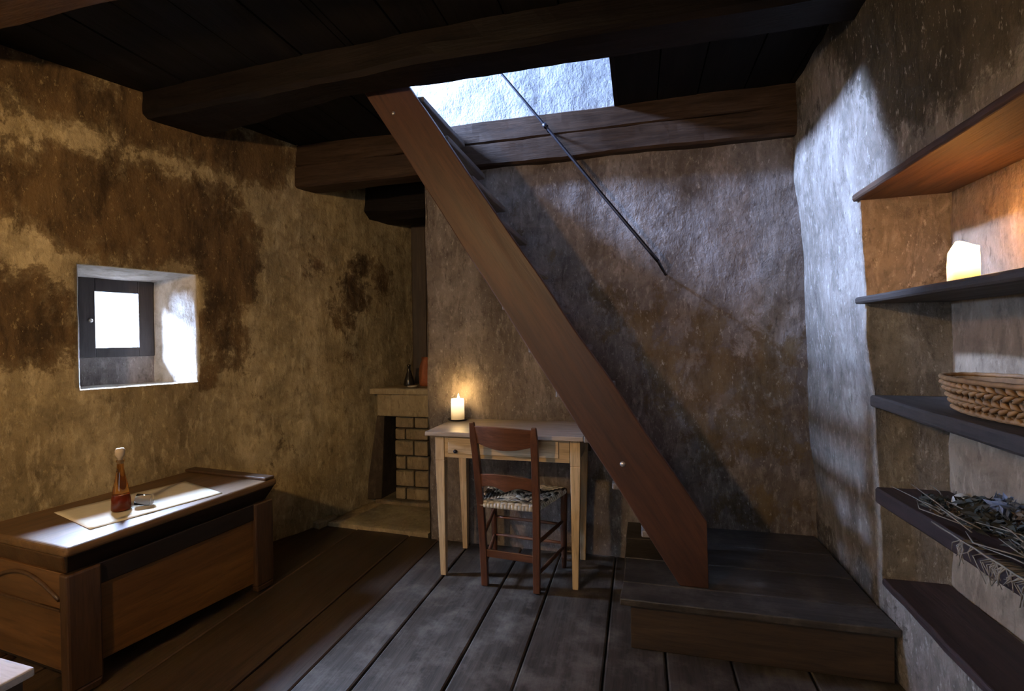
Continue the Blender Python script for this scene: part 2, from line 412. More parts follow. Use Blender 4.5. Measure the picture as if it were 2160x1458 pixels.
# rear half of the room, behind the photographer: wall with an opening added for the fill light
mb = MB(); RY = -1.5
for (x0,x1,z0,z1) in ((-4.3,-1.1,-.05,2.75),(.1,1.3,-.05,2.75),(-1.1,.1,-.05,.9),(-1.1,.1,2.0,2.75)): mb.box((x0,RY-.15,z0),(x1,RY,z1))
w = mb.build('wall_rear', M['plaster_left']); tag(w, kind='structure')
# outer skins so that no daylight leaks in
mb = MB()
mb.box((1.16,-1.6,-.1),(1.3,3.1,2.75))
w = mb.build('wall_right_outer', M['dark_brown']); tag(w, kind='structure')
mb = MB(); mb.box((-2.7,4.02,-.1),(-.2,4.12,2.75)); mb.box((-.36,2.96,-.1),(-.28,4.1,2.75))
w = mb.build('wall_recess', M['dark_brown']); tag(w, kind='structure')

# floor boards
mb = MB()
edges = [-4.5,-3.9,-3.3,-2.75,-2.3,-1.87,-1.47,-1.255]
def planks(mb, ed, y0, y1):
    for i, (a, b) in enumerate(zip(ed, ed[1:])):
        h = (i*37 % 5)*.0012; seg = 30
        rings = []
        for k in range(seg+1):
            y = lerp(y0, y1, k/seg); e0 = .004+.002*noise.noise(V((a*9, y*2, 0))); e1 = .004+.002*noise.noise(V((b*9, y*2, 0)))
            z = -h+noise.noise(V((i*5, y*1.3, 0)))*.0015
            rings.append([mb.bm.verts.new(p) for p in ((a+e0, y, -.03), (a+e0, y, z-.004), (a+e0+.006, y, z), (b-e1-.006, y, z), (b-e1, y, z-.004), (b-e1, y, -.03))])
        for r0, r1 in zip(rings, rings[1:]):
            for k in range(5): mb.face([r0[k], r0[k+1], r1[k+1], r1[k]])
    return mb
planks(mb, edges, -1.55, 4.1)
w = mb.build('floor', M['floor_lamplit']); tag(w, kind='structure')
mb = MB(); planks(mb, [-1.255,-1.04,-.705,-.46,-.142,.093,.341,.62,1.0], -1.55, 2.97)
w = mb.build('floor_worn_daylit', M['floor']); tag(w, kind='structure')
mb = MB(); mb.box((-4.5,-1.65,-.12),(1.3,4.15,-.028)); w = mb.build('floor_base', M['dark_brown']); tag(w, kind='structure')

# ceiling boards with the stair hatch (x -1.30..-.12, y 2.0..2.94)
mb = MB(); x = -4.5; i = 0
while x < 1.25:
    w_ = .21+.05*((i*53) % 7)/7; x1 = min(1.25, x+w_)
    for hx in (-1.22, -.12):
        if x < hx < x1: x1 = hx
    ya = 4.1
    if x >= -1.221 and x1 <= -.119: ya = 2.16
    mb.box((x+.003,-1.55,CEIL+(i*29 % 3)*.002),(x1-.003,ya,CEIL+.05)); x = x1; i += 1
def trim_outside(mb, off=.12):
    """cut away whatever would stick out beyond the left wall"""
    bmesh.ops.bisect_plane(mb.bm, geom=mb.bm.verts[:]+mb.bm.edges[:]+mb.bm.faces[:], plane_co=LP-LN*off, plane_no=-LN, clear_outer=True)
trim_outside(mb)
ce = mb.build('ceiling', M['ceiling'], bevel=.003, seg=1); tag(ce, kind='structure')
mb = MB(); mb.box((-4.5,-1.65,2.655),(-1.33,4.2,2.72)); mb.box((-.11,-1.65,2.655),(1.3,4.2,2.72)); mb.box((-1.33,-1.65,2.655),(-.11,2.14,2.72)); mb.box((-1.33,2.99,2.655),(-.11,4.2,2.72))
trim_outside(mb); w = mb.build('ceiling_upper', M['ceiling']); tag(w, kind='structure')
# hatch lining board on the right side
mb = MB(); mb.box((-.122,2.17,2.598),(-.100,2.935,2.73)); w = mb.build('trim_1', M['beam_dark']); tag(w, kind='structure')

# beams along X
def b2(t):
    x = lerp(-2.75, .90, t)
    yf = 1.97 + max(0, (-1.0-x))*.06; yb = 2.175 + max(0, (-1.42-x))*.20
    return (yf, yb, 2.47, 2.60)
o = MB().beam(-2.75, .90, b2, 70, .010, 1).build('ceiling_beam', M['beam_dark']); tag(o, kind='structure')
o = MB().beam(-3.1, .92, lambda t: (1.13, 1.365, 2.47, 2.60), 50, .008, 2).build('ceiling_beam', M['beam_near']); tag(o, kind='structure')
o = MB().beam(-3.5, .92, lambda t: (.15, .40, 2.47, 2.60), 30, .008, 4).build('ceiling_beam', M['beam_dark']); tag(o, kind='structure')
mb = MB()
mb.beam(-2.35, .86, lambda t: (2.885, 3.05, 2.318+.02*t, 2.452+.03*t), 70, .009, 3, .012)
mb.beam(-2.35, .86, lambda t: (2.893, 3.05, 2.458+.03*t, 2.60), 70, .009, 5, .008)
o = mb.build('wall_beam', M['beam_brown']); tag(o, kind='structure')
o = MB().beam(-2.15, -1.25, lambda t: (3.42, 3.75, 2.235-.03*math.sin(t*3.1), 2.60), 20, .008, 6, .05).build('recess_beam', M['beam_dark']); tag(o, kind='structure')

# recess at the far left
mb = MB(); mb.beam(-1.86,-1.22, lambda t: (3.86,4.0,-.02,.03), 4, .002); 
mb = MB(); mb.box((-1.83,3.80,0),(-1.70,3.96,2.24)); o = mb.build('door_post', M['post'], bevel=.01); tag(o, kind='structure')
mb = MB()
rs = []
n = 26
for i in range(n+1):
    for j in range(13):
        pass
def slab(mb, c, zt, th, amp=.006, seed=0, nx=16, ny=10):
    """irregular stone slab; c = four plan corners"""
    g = {}
    for i in range(nx+1):
        for j in range(ny+1):
            s, t = i/nx, j/ny
            p = V(c[0])*(1-s)*(1-t)+V(c[1])*s*(1-t)+V(c[2])*s*t+V(c[3])*(1-s)*t
            e = min(s, 1-s)*nx; f = min(t, 1-t)*ny
            d = noise.noise_vector(V((p.x*6+seed, p.y*6, 0)))*amp
            z = zt + d.z*.6 - (.006 if e < .5 or f < .5 else 0)
            g[i,j] = mb.bm.verts.new((p.x+d.x*1.4, p.y+d.y*1.4, z))
    for i in range(nx):
        for j in range(ny): mb.face([g[i,j], g[i+1,j], g[i+1,j+1], g[i,j+1]], True)
    per = [(i,0) for i in range(nx)]+[(nx,j) for j in range(ny)]+[(i,ny) for i in range(nx,0,-1)]+[(0,j) for j in range(ny,0,-1)]
    low = [mb.bm.verts.new((g[k].co.x, g[k].co.y, zt-th)) for k in per]
    for k in range(len(per)): mb.face([g[per[k]], g[per[(k+1) % len(per)]], low[(k+1) % len(per)], low[k]])
    mb.face(low[::-1])
mb = MB()
slab(mb, [(-2.10,3.00),(-1.33,2.955),(-1.33,3.45),(-2.04,3.48)], .030, .045, seed=2)
o = mb.build('hearth_slab', M['stone']); tag(o, 'pale worn stone slab in the floor of the recess beyond the wall end', 'slab')
mb = MB(); slab(mb, [(-2.23,2.965),(-2.12,2.93),(-2.10,3.10),(-2.15,3.12)], .04, .05, seed=9, nx=5, ny=5)
o = mb.build('floor_stone', M['stone']); tag(o, 'small pale stone lump where the ochre wall meets the floor', 'stone')

t = thing('stone_basin', 'pale stone sink block on a rubble pier in the far recess', 'sink', (-1.66,3.6,0))
def rel(mb, o): return mb.xf(Matrix.Translation(-V(o.location)))
mb = MB(); slab(mb, [(-2.0,3.40),(-1.33,3.40),(-1.33,3.84),(-1.87,3.84)], .92, .045, .004, 4); rel(mb, t).build('top_slab', M['stone'], t)
mb = MB(); mb.box((-1.955,3.425,.70),(-1.34,3.80,.875)); rel(mb, t).build('apron_block', M['stone'], t, bevel=.015)
# pier of squared stones standing back from the block
mb = MB(); z = .06; r = 0
while z < .69:
    h = (.10,.13,.11,.12,.09,.12)[r % 6]; h = min(h, .70-z); xs = [-1.83,-1.67 if r % 2 else -1.74,-1.55]
    for a, b in zip(xs, xs[1:]): mb.box((a+.005,3.46+.006*((r*7) % 3),z),(b-.005,3.78,z+h-.008))
    z += h; r += 1
rel(mb, t).build('pier', M['pier'], t, bevel=.010)
mb = MB(); mb.box((-1.98,3.42,.0),(-1.34,3.80,.06)); rel(mb, t).build('footing', M['stone_dark'], t, bevel=.01)
mb = MB(); mb.hexa([(-2.05,3.40,.06),(-1.93,3.43,.06),(-1.90,3.80,.06),(-1.94,3.80,.06),(-1.965,3.44,.70),(-1.90,3.44,.70),(-1.89,3.80,.70),(-1.91,3.80,.70)]); rel(mb, t).build('dark_side_block', M['dark_brown'], t, bevel=.006)  # dark block stands in for the dark opening beside the pier

mb = MB(); mb.lathe([(0,0),(.042,0),(.044,.012),(.036,.05),(.022,.095),(.012,.125),(.012,.150),(.016,.153),(.014,.165),(0,.167)], (-1.775,3.62,.921), 24)
o = mb.build('dark_bottle', M['black_glass']); tag(o, 'small black cone-shaped bottle on the stone sink in the recess', 'bottle')
mb = MB(); mb.lathe([(0,0),(.05,0),(.058,.03),(.060,.10),(.052,.16),(.036,.20),(.038,.225),(.030,.225),(.028,.20),(0,.19)], (-1.625,3.62,.921), 28)
o = mb.build('clay_jar', M['clay']); tag(o, 'orange terracotta jar at the end of the stone sink, half behind the wall', 'jar')
mb = MB(); mb.lathe([(0,0),(.03,0),(.042,.010),(.040,.012),(.028,.004),(0,.004)], (-1.69,3.50,.921), 24)
o = mb.build('saucer', M['straw_light']); tag(o, 'tiny pale saucer in front of the black bottle on the stone sink', 'saucer')

# ------------------------------------------------------------------ platform and stairs
PZ = .215
t = thing('stair_platform', 'low dark boarded platform under the foot of the stairs', 'platform', (.42,2.5,0))
yy = [2.055,2.205,2.45,2.69,2.935]
for i, (a, b) in enumerate(zip(yy, yy[1:])):
    mb = MB(); mb.hexa([(-.075,a+.002,PZ-.03),(.900,a+.002,PZ-.03),(.895,b-.002,PZ-.03),(-.070,b-.002,PZ-.03),(-.075,a+.002,PZ-.001*(i%2)),(.900,a+.002,PZ-.001*(i%2)),(.895,b-.002,PZ-.001*(i%2)),(-.070,b-.002,PZ-.001*(i%2))])
    if i == 0: mb.bm.free(); mb = MB().hexa([(-.085,a,PZ-.03),(.908,a,PZ-.03),(.900,b-.002,PZ-.03),(-.075,b-.002,PZ-.03),(-.085,a,PZ),(.908,a,PZ),(.900,b-.002,PZ),(-.075,b-.002,PZ)])
    rel(mb, t).build('top_board', M['platform'], t, bevel=.005)
mb = MB(); mb.box((-.042,2.083,0),(.897,2.108,PZ-.03)); rel(mb, t).build('riser', M['riser'], t, bevel=.003)
mb = MB(); mb.box((-.042,2.108,0),(-.018,2.93,PZ-.03)); rel(mb, t).build('side_board', M['riser'], t, bevel=.003)

t = thing('wooden_staircase', 'steep wooden staircase with broad side planks, rising from the platform to the ceiling hatch', 'stairs', (.22,2.5,PZ))
def stringer(y0, y1, top=1.0, slim=0.0):
    # drawn in XZ: foot with a plumb cut, head rising through the hatch
    P = [(.162,PZ),(.277,PZ),(.272,.498),(-1.122,2.60),(-1.36,2.60)]
    mb = MB(); n = 44
    ring = []
    A0, A1 = V((.162,PZ)), V((-1.36,2.60)); B0, B1 = V((.272,.498)), V((-1.122,2.60))
    for i in range(n+1):
        s = i/n; a = A0.lerp(A1, s*top); b = B0.lerp(B1, s*top).lerp(a, slim)
        na = noise.noise(V((s*9, y0, 0)))*.006; nb = noise.noise(V((s*9, y0, 5)))*.006
        m1 = a.lerp(b, .33); m2 = a.lerp(b, .67)
        ring.append([mb.bm.verts.new(p) for p in ((a.x+na,y0,a.y),(m1.x,y0-.002,m1.y),(m2.x,y0-.002,m2.y),(b.x+nb,y0,b.y),(b.x+nb,y1,b.y),(a.x+na,y1,a.y))])
    for r0, r1 in zip(ring, ring[1:]):
        for k in range(6): mb.face([r0[k], r0[(k+1) % 6], r1[(k+1) % 6], r1[k]])
    mb.face(ring[-1])
    # foot wedge below the first ring
    a, m1_, m2_, b, bb, aa = ring[0]
    f0 = mb.bm.verts.new((.277,y0,PZ)); f1 = mb.bm.verts.new((.277,y1,PZ))
    mb.face([a,m1_,m2_,b,f0]); mb.face([aa,f1,bb]); mb.face([b,bb,f1,f0]); mb.face([a,f0,f1,aa])
    return mb
ang = math.atan2(2.385, -1.522)
def along(mb, name, mat, bev):
    """give the timber its own frame so that the grain runs along it"""
    O = V((.22, 2.5, PZ)); R = Matrix.Rotation(-(ang), 4, 'Y')
    R = Matrix.Rotation(-ang, 4, 'Y')
    Minv = (Matrix.Translation(O) @ R).inverted()
    mb.xf(Minv); o = mb.build(name, mat, t, bevel=bev); o.rotation_euler = R.to_euler(); return o
near = along(stringer(2.213, 2.262), 'stringer', M['stringer'], .005)
along(stringer(2.862, 2.900, .86, .30), 'stringer', M['stringer'], .005)
nt = 11
for i in range(1, nt+1):
    z = PZ+(2.60-PZ)*i/(nt+.6); s = (z-PZ)/(2.60-PZ)
    xc = lerp(.22, -1.24, s)+.015
    mb = MB(); mb.box((xc-.105,2.262,z-.03),(xc+.140,2.862,z)); rel(mb, t).build('tread', M['tread'], t, bevel=.006)
def boltat(x, z, r):
    mb = MB(); mb.lathe([(0,0),(r,0),(r*.8,.006),(0,.008)], n=14)
    mb.xf(Matrix.Translation((x, 2.2112, z)) @ Matrix.Rotation(math.pi/2, 4, 'X')); rel(mb, t); mb.build('bolt', M['bolt'], t)
boltat(-.072, .727, .013); boltat(-1.145, 2.385, .009)

mb = MB(); pts = [(-1.15,2.80,3.34),(-.752,2.80,2.816),(-.504,2.80,2.493),(-.20,2.803,2.090),(.108,2.806,1.690)]
pp = []
for a, b in zip(pts, pts[1:]):
    for k in range(6): pp.append(V(a).lerp(V(b), k/6))
pp.append(V(pts[-1])); rr = [lerp(.0055, .0105, i/(len(pp)-1)) for i in range(len(pp))]
t = thing('handrail', 'thin black iron handrail slanting down through the hatch', 'handrail', (.108,2.806,1.690))
rel(mb.tube(pp, rr, 10), t).build('rod', M['iron'], t)
mb = MB(); mb.tube([(-.512,2.80,2.503),(-.496,2.80,2.482)], .013, 10); rel(mb, t).build('collar', M['iron'], t)
mb = MB(); mb.tube([(-.508,2.80,2.495),(-.500,2.885,2.49)], .006, 8); rel(mb, t).build('bracket', M['iron'], t)
mb = MB(); mb.tube([(.104,2.806,1.695),(.128,2.86,1.660),(.155,2.95,1.63)], [.009,.008,.007], 8); rel(mb, t).build('wall_pin', M['iron'], t)

# ------------------------------------------------------------------ table, candle, chair
t = thing('side_table', 'small pale pine table with tapered legs against the back wall', 'table', (-.69,2.68,0))
mb = MB(); mb.box((-1.118,2.455,.766),(-.270,2.905,.790)); rel(mb, t).build('tabletop', M['table_top'], t, bevel=.004)
def apron(a, b, name='apron'):
    mb = MB(); mb.box(a, b); rel(mb, t).build(name, M['table'], t, bevel=.002)
apron((-1.03,2.500,.645),(-.345,2.518,.766)); apron((-1.03,2.868,.645),(-.345,2.886,.766),); apron((-1.062,2.53,.645),(-1.044,2.86,.766)); apron((-.318,2.53,.645),(-.300,2.86,.766))
mb = MB(); mb.box((-1.00,2.490,.668),(-.40,2.500,.755)); rel(mb, t).build('drawer', M['table'], t, bevel=.003)
dr = [o for o in t.children if o.name.startswith('drawer')][0]
mb = MB(); mb.lathe([(0,0),(.006,0),(.006,.006),(.011,.012),(.008,.018),(0,.02)], n=14); mb.xf(Matrix.Translation((-.955,2.492,.683)) @ Matrix.Rotation(math.pi/2, 4, 'X')); rel(mb, t).build('knob', M['iron'], dr)
for sx in (-1, 1):
    for sy in (0, 1):
        xo = -1.075 if sx < 0 else -.290; y0 = 2.492 if sy == 0 else 2.842; w0 = .052; w1 = .030
        xi = xo-sx*w0; fo = xo-sx*.018; fi = fo-sx*w1; ya = y0+(.010 if sy == 0 else 0); 
        def sq(xa, xb, y, d, z):
            xa, xb = min(xa,xb), max(xa,xb); return [(xa,y,z),(xb,y,z),(xb,y+d,z),(xa,y+d,z)]
        mb = MB(); mb.hexa(sq(xo,xi,y0,w0,.63)+sq(xo,xi,y0,w0,.766)); mb.hexa(sq(fo,fi,y0+.008,w1,0)+sq(xo,xi,y0,w0,.63)); rel(mb, t).build('leg', M['table_leg'], t, bevel=.003)

t = thing('pillar_candle', 'small lit pillar candle on a dark dish on the pine table', 'candle', (-1.075,2.845,.7905))
mb = MB(); mb.lathe([(0,0),(.052,0),(.064,.008),(.062,.010),(.050,.004),(0,.004)], n=32); mb.build('dish', M['dish'], t)
mb = MB(); mb.lathe([(0,.004),(.040,.004),(.041,.02),(.040,.115),(.038,.130),(.033,.128),(.028,.112),(0,.108)], n=36); mb.build('wax', M['wax_small'], t)
mb = MB(); mb.tube([(.004,0,.106),(.005,0,.124)], .0015, 6); mb.build('wick', M['dish'], t)
mb = MB(); mb.lathe([(0,0),(.006,.006),(.0085,.014),(.006,.028),(.002,.042),(0,.048)], (.006,0,.116), 16); mb.build('flame', M['flame'], t)

# chair seen from behind
t = thing('ladder_back_chair', 'red-brown wooden chair with woven rush seat tucked at the pine table', 'chair', (-.63,2.55,0))
def pl_(mb): return rel(mb, t)
RL = [(-.787,2.452,0),(-.790,2.440,.20),(-.797,2.425,.43),(-.806,2.385,.70),(-.812,2.345,.868)]
RR = [(-.508,2.432,0),(-.505,2.420,.20),(-.500,2.405,.43),(-.496,2.365,.70),(-.492,2.325,.852)]
for P in (RL, RR):
    mb = MB(); s_ = .017
    rings = []
    for i in range(17):
        u = i/16*4; k = min(3, int(u)); p = V(P[k]).lerp(V(P[k+1]), u-k); w = .018 if i < 15 else .018-(i-14)*.003
        rings.append([mb.bm.verts.new((p.x+a*w, p.y+b*w*.9, p.z)) for a, b in ((-1,-1),(1,-1),(1,1),(-1,1))])
    for r0, r1 in zip(rings, rings[1:]):
        for k in range(4): mb.face([r0[k], r0[(k+1) % 4], r1[(k+1) % 4], r1[k]])
    mb.face(rings[0][::-1]); mb.face(rings[-1]); pl_(mb).build('rear_post', M['chair'], t, bevel=.004)
FL = [(-.835,2.80,0),(-.835,2.79,.25),(-.828,2.775,.452)]; FR = [(-.415,2.735,0),(-.412,2.72,.25),(-.405,2.705,.452)]
for P in (FL, FR):
    mb = MB(); mb.tube([V(P[0]).lerp(V(P[1]), k/4) for k in range(4)]+[V(P[1]).lerp(V(P[2]), k/4) for k in range(5)], [.013,.015,.017,.018,.018,.018,.018,.018,.016], 10); pl_(mb).build('front_leg', M['chair'], t)
def slat(zt0, zt1, zb, bow, scallop, name):
    """back slat curved away from the sitter between the rear posts; zt = crest line, zb = lower line"""
    mb = MB(); n = 20; R_ = []
    for i in range(n+1):
        s = i/n; arc = math.sin(math.pi*s)
        def post(P, z):
            k = 0
            while k < 3 and P[k+1][2] < z: k += 1
            return V(P[k]).lerp(V(P[k+1]), max(0, min(1, (z-P[k][2])/(P[k+1][2]-P[k][2]))))
        zt = lerp(zt0, zt1, s)+bow*arc; z0 = zb(s)
        a = post(RL, z0).lerp(post(RR, z0), s); b = post(RL, zt).lerp(post(RR, zt), s); dy = -.030*arc
        R_.append([mb.bm.verts.new(p) for p in ((a.x,a.y+dy-.006,z0),(b.x,b.y+dy-.006,zt),(b.x,b.y+dy+.006,zt),(a.x,a.y+dy+.006,z0))])
    for r0, r1 in zip(R_, R_[1:]):
        for k in range(4): mb.face([r0[k], r0[(k+1) % 4], r1[(k+1) % 4], r1[k]])
    mb.face(R_[0][::-1]); mb.face(R_[-1]); pl_(mb).build(name, M['chair_rail'], t, bevel=.003)
slat(.848,.838, lambda s: .765-.028*math.sin(math.pi*s)-.01*s, .010, 0, 'crest_rail')
slat(.595,.585, lambda s: .520+.022*abs(math.sin(2*math.pi*s))-.006*s, .018, 1, 'back_slat')
def rail(a, b, r, name='stretcher', fl=.7):
    mb = MB(); a = V(a); b = V(b); mb.tube([a.lerp(b, k/6) for k in range(7)], [r*(.75+.25*math.sin(math.pi*k/6)) for k in range(7)], 8, flat=fl); pl_(mb).build(name, M['chair_rail'], t)
mb = MB(); mb.hexa([(-.785,2.436,.155),(-.507,2.418,.150),(-.507,2.430,.150),(-.785,2.448,.155),(-.785,2.434,.195),(-.507,2.416,.190),(-.507,2.428,.190),(-.785,2.446,.195)]); pl_(mb).build('stretcher', M['chair_rail'], t, bevel=.003)
rail((-.833,2.795,.235),(-.414,2.726,.245), .013); rail((-.833,2.795,.13),(-.414,2.73,.14), .013)
rail((-.789,2.442,.26),(-.833,2.79,.28), .011, fl=1); rail((-.788,2.447,.10),(-.833,2.795,.13), .011, fl=1)
rail((-.505,2.422,.25),(-.413,2.72,.27), .011, fl=1); rail((-.507,2.427,.09),(-.414,2.725,.12), .011, fl=1)
# rush seat: strands run square to each edge of the trapezoid and meet on the diagonals
c4 = [V((-.797,2.425,.432)), V((-.500,2.405,.432)), V((-.405,2.700,.440)), V((-.828,2.772,.440))]
ctr = sum(c4, V())/4
seatm = MB()
for e in range(4):
    a, b = c4[e], c4[(e+1) % 4]; ns = 11
    for k in range(ns):
        t0 = k/ns; p0 = a.lerp(ctr, t0*.97); p1 = b.lerp(ctr, t0*.97)
        # each concentric strand is broken into cream and black lengths
        m_n = max(2, int((p1-p0).length/.035)); 
        for j in range(m_n):
            q0 = p0.lerp(p1, j/m_n); q1 = p0.lerp(p1, (j+1)/m_n); zz = .012-.010*(1-abs(2*t0-1))
            q0 = q0+V((0,0,zz)); q1 = q1+V((0,0,zz))
            dk = noise.noise(V((q0.x*11, q0.y*11, e*3)))+.25*((k+j) % 3-1) > .10
            n0 = len(seatm.bm.faces); seatm.tube([q0, (q0+q1)/2+V((0,0,.002)), q1], [.0085,.0095,.0085], 6)
            if dk:
                for f in list(seatm.bm.faces)[n0:]: f.material_index = 1
so = pl_(seatm).build('seat', M['straw_light'], t); so.data.materials.append(M['straw_dark'])
st_ = MB(); c5 = [p+(ctr-p)*.02 for p in c4]; st_.hexa([p-V((0,0,.016)) for p in c5]+[p+V((0,0,-.002)) for p in c5]); pl_(st_).build('seat_core', M['straw_dark'], t)
for a, b in ((0,1),(1,2),(2,3),(3,0)):
    mb = MB()
    A_, B_ = c4[a], c4[b]; n = 16
    for k in range(n):
        q = A_.lerp(B_, (k+.5)/n); d = (B_-A_).normalized()*((B_-A_).length/n*.46)
        mb.tube([q-d, q+d], .0165, 8)
    pl_(mb).build('seat_edge', M['straw_light'], t)

# ------------------------------------------------------------------ chest with its things
yaw = -math.radians(6)
t = thing('wooden_chest', 'long brown wooden chest with heavy corner posts under the small window', 'chest', (-1.975,1.30,0), yaw)
# local frame: +y along the front towards the far end, -x towards the wall; origin at the near front foot
L_, D_ = .872, .56
mb = MB(); mb.box((-D_-.02,-.010,.524),(.016,L_+.060,.562)); mb.build('lid', M['chest_top'], t, bevel=.014, seg=4)
mb = MB(); mb.hexa([(-D_+.01,.022,.440),(-.052,.022,.440),(-.052,L_+.02,.440),(-D_+.01,L_+.02,.440),(-D_+.01,-.004,.528),(-.012,-.004,.528),(-.012,L_+.05,.528),(-D_+.01,L_+.05,.528)]); mb.build('frieze', M['chest'], t, bevel=.010, seg=3)
mb = MB(); mb.hexa([(-.040,.020,.450),(-.034,.020,.450),(-.034,L_+.022,.450),(-.040,L_+.022,.450),(-.012,-.002,.526),(.010,-.002,.526),(.010,L_+.048,.526),(-.012,L_+.048,.526)]); mb.build('cornice', M['chest_shaded'], t, bevel=.006)  # downward-facing band; its shade is painted by the dark wood
mb = MB(); mb.box((-D_-.02,L_-.012,.5615),(.008,L_+.052,.577)); mb.build('lid_batten', M['chest_post'], t, bevel=.006)
mb = MB(); mb.box((-.045,.10,.375),(-.012,L_-.06,.457)); mb.build('upper_rail', M['chest_shaded'], t, bevel=.004)
mb = MB(); mb.hexa([(-.062,.09,.085),(-.020,.09,.085),(-.020,L_-.06,.05),(-.062,L_-.06,.05),(-.062,.09,.377),(-.020,.09,.377),(-.020,L_-.06,.377),(-.062,L_-.06,.377)]); mb.build('front_panel', M['chest_panel'], t, bevel=.003)
for (x0,x1,y0,y1) in ((-.05,0,0,.112),(-.05,0,L_-.068,L_+.045),(-D_,-D_+.05,0,.10),(-D_,-D_+.05,L_-.06,L_+.04)):
    mb = MB(); mb.box((x0,y0,.03),(x1,y1,.457)); mb.build('corner_post', M['chest_post'], t, bevel=.008)
    yc = (y0+y1)/2; xc = (x0+x1)/2
    mb = MB(); mb.hexa([(x0+.004,y0+.012,0),(x1-.002,y0+.012,0),(x1-.002,y1-.008,0),(x0+.004,y1-.008,0),(x0,y0,.034),(x1,y0,.034),(x1,y1,.034),(x0,y1,.034)]); mb.build('foot', M['chest_post'], t, bevel=.008)
mb = MB(); mb.box((-D_+.04,.008,.10),(-.045,.030,.457)); mb.build('end_panel', M['chest_end'], t, bevel=.002)
mb = MB(); pts = [(-.055-.45*k/16, .006, .36+.07*math.sin(math.pi*k/16)) for k in range(17)]; mb.tube(pts, .008, 8)
ep = [o for o in t.children if o.name.startswith('end_panel')][0]; mb.build('arch_moulding', M['chest_post'], ep)
mb = MB(); mb.box((-D_+.05,.001,.318),(-.05,.012,.328)); mb.build('cross_moulding', M['chest_post'], ep, bevel=.002)
mb = MB(); mb.box((-D_+.04,L_-.015,.08),(-.045,L_+.008,.457)); mb.build('end_panel', M['chest_end'], t, bevel=.002)
mb = MB(); mb.box((-D_,.02,.08),(-D_+.03,L_+.01,.457)); mb.build('back_panel', M['chest_shaded'], t)
mb = MB(); mb.box((-D_+.02,.02,.08),(-.03,L_,.10)); mb.build('bottom_board', M['chest_shaded'], t)

ZL = .5622
# runner: four plan corners on the lid
R4 = [V((-2.425,1.555)), V((-2.063,1.443)), V((-1.928,1.935)), V((-2.287,2.062))]
mb = MB(); g = {}
nx, ny = 10, 24
for k in (0, 1):
    for i in range(nx+1):
        for j in range(ny+1):
            s, u_ = i/nx, j/ny
            p = R4[0]*(1-s)*(1-u_)+R4[1]*s*(1-u_)+R4[2]*s*u_+R4[3]*(1-s)*u_
            z = ZL+.0006+abs(noise.noise(V((p.x*7, p.y*7, 0))))*.003+k*.0015
            g[k,i,j] = mb.bm.verts.new((p.x, p.y, z))
for k in (0, 1):
    for i in range(nx):
        for j in range(ny): mb.face([g[k,i,j], g[k,i+1,j], g[k,i+1,j+1], g[k,i,j+1]], True)
per = [(i,0) for i in range(nx)]+[(nx,j) for j in range(ny)]+[(i,ny) for i in range(nx,0,-1)]+[(0,j) for j in range(ny,0,-1)]
for a, b in zip(per, per[1:]+per[:1]): mb.face([g[0,a[0],a[1]], g[0,b[0],b[1]], g[1,b[0],b[1]], g[1,a[0],a[1]]])
o = mb.build('linen_runner', M['paper']); tag(o, 'ivory linen runner laid along the lid of the wooden chest', 'cloth')

BP = V((-2.165,1.640,ZL+.0045))
t = thing('glass_bottle', 'tall slender amber oil bottle with round cork stopper on the linen runner', 'bottle', BP)
mb = MB(); mb.lathe([(0,.0),(.033,.0),(.036,.006),(.034,.05),(.027,.10),(.018,.145),(.013,.175),(.012,.205),(.015,.208),(.015,.216),(.011,.216)], n=36); mb.build('body', M['amber'], t)
mb = MB(); mb.lathe([(0,.004),(.031,.004),(.032,.03),(.029,.065),(0,.065)], n=36); mb.build('liquid', M['liquid'], t)
mb = MB(); mb.lathe([(0,.200),(.008,.200),(.009,.226),(.014,.230),(.018,.243),(.018,.256),(.014,.265),(0,.267)], n=24); mb.build('stopper', M['cork'], t)
mb = MB(); mb.lathe([(0,0),(.020,0),(.024,.004),(.025,.062),(.0235,.062),(.022,.008),(0,.008)], n=32)
mb.xf(Matrix.Rotation(math.radians(-80), 4, 'Y') @ Matrix.Translation((0,0,-.03)))
mb.xf(Matrix.Rotation(math.radians(35), 4, 'Z')); mb.xf(Matrix.Translation((-2.115,1.705,ZL+.030)))
o = mb.build('glass_tumbler', M['glass']); tag(o, 'small clear glass lying on its side by the amber bottle', 'glass')

# corner of a pale seat at the bottom left edge of the picture
t = thing('plank_stool', 'pale topped stool beside the near end of the wooden chest', 'stool', (-1.60,.70,0), math.radians(-3))
mb = MB(); mb.box((-.16,-.19,.478),(.165,.175,.500)); mb.build('seat', M['pale_top'], t, bevel=.004)
mb = MB(); mb.box((-.15,-.18,.43),(.150,.160,.478)); mb.build('seat_frame', M['bench_dark'], t, bevel=.004)
for x in (-.14, .11):
    for y in (-.17, .125):
        mb = MB(); mb.box((x,y,0),(x+.032,y+.032,.435)); mb.build('leg', M['bench_dark'], t, bevel=.003)

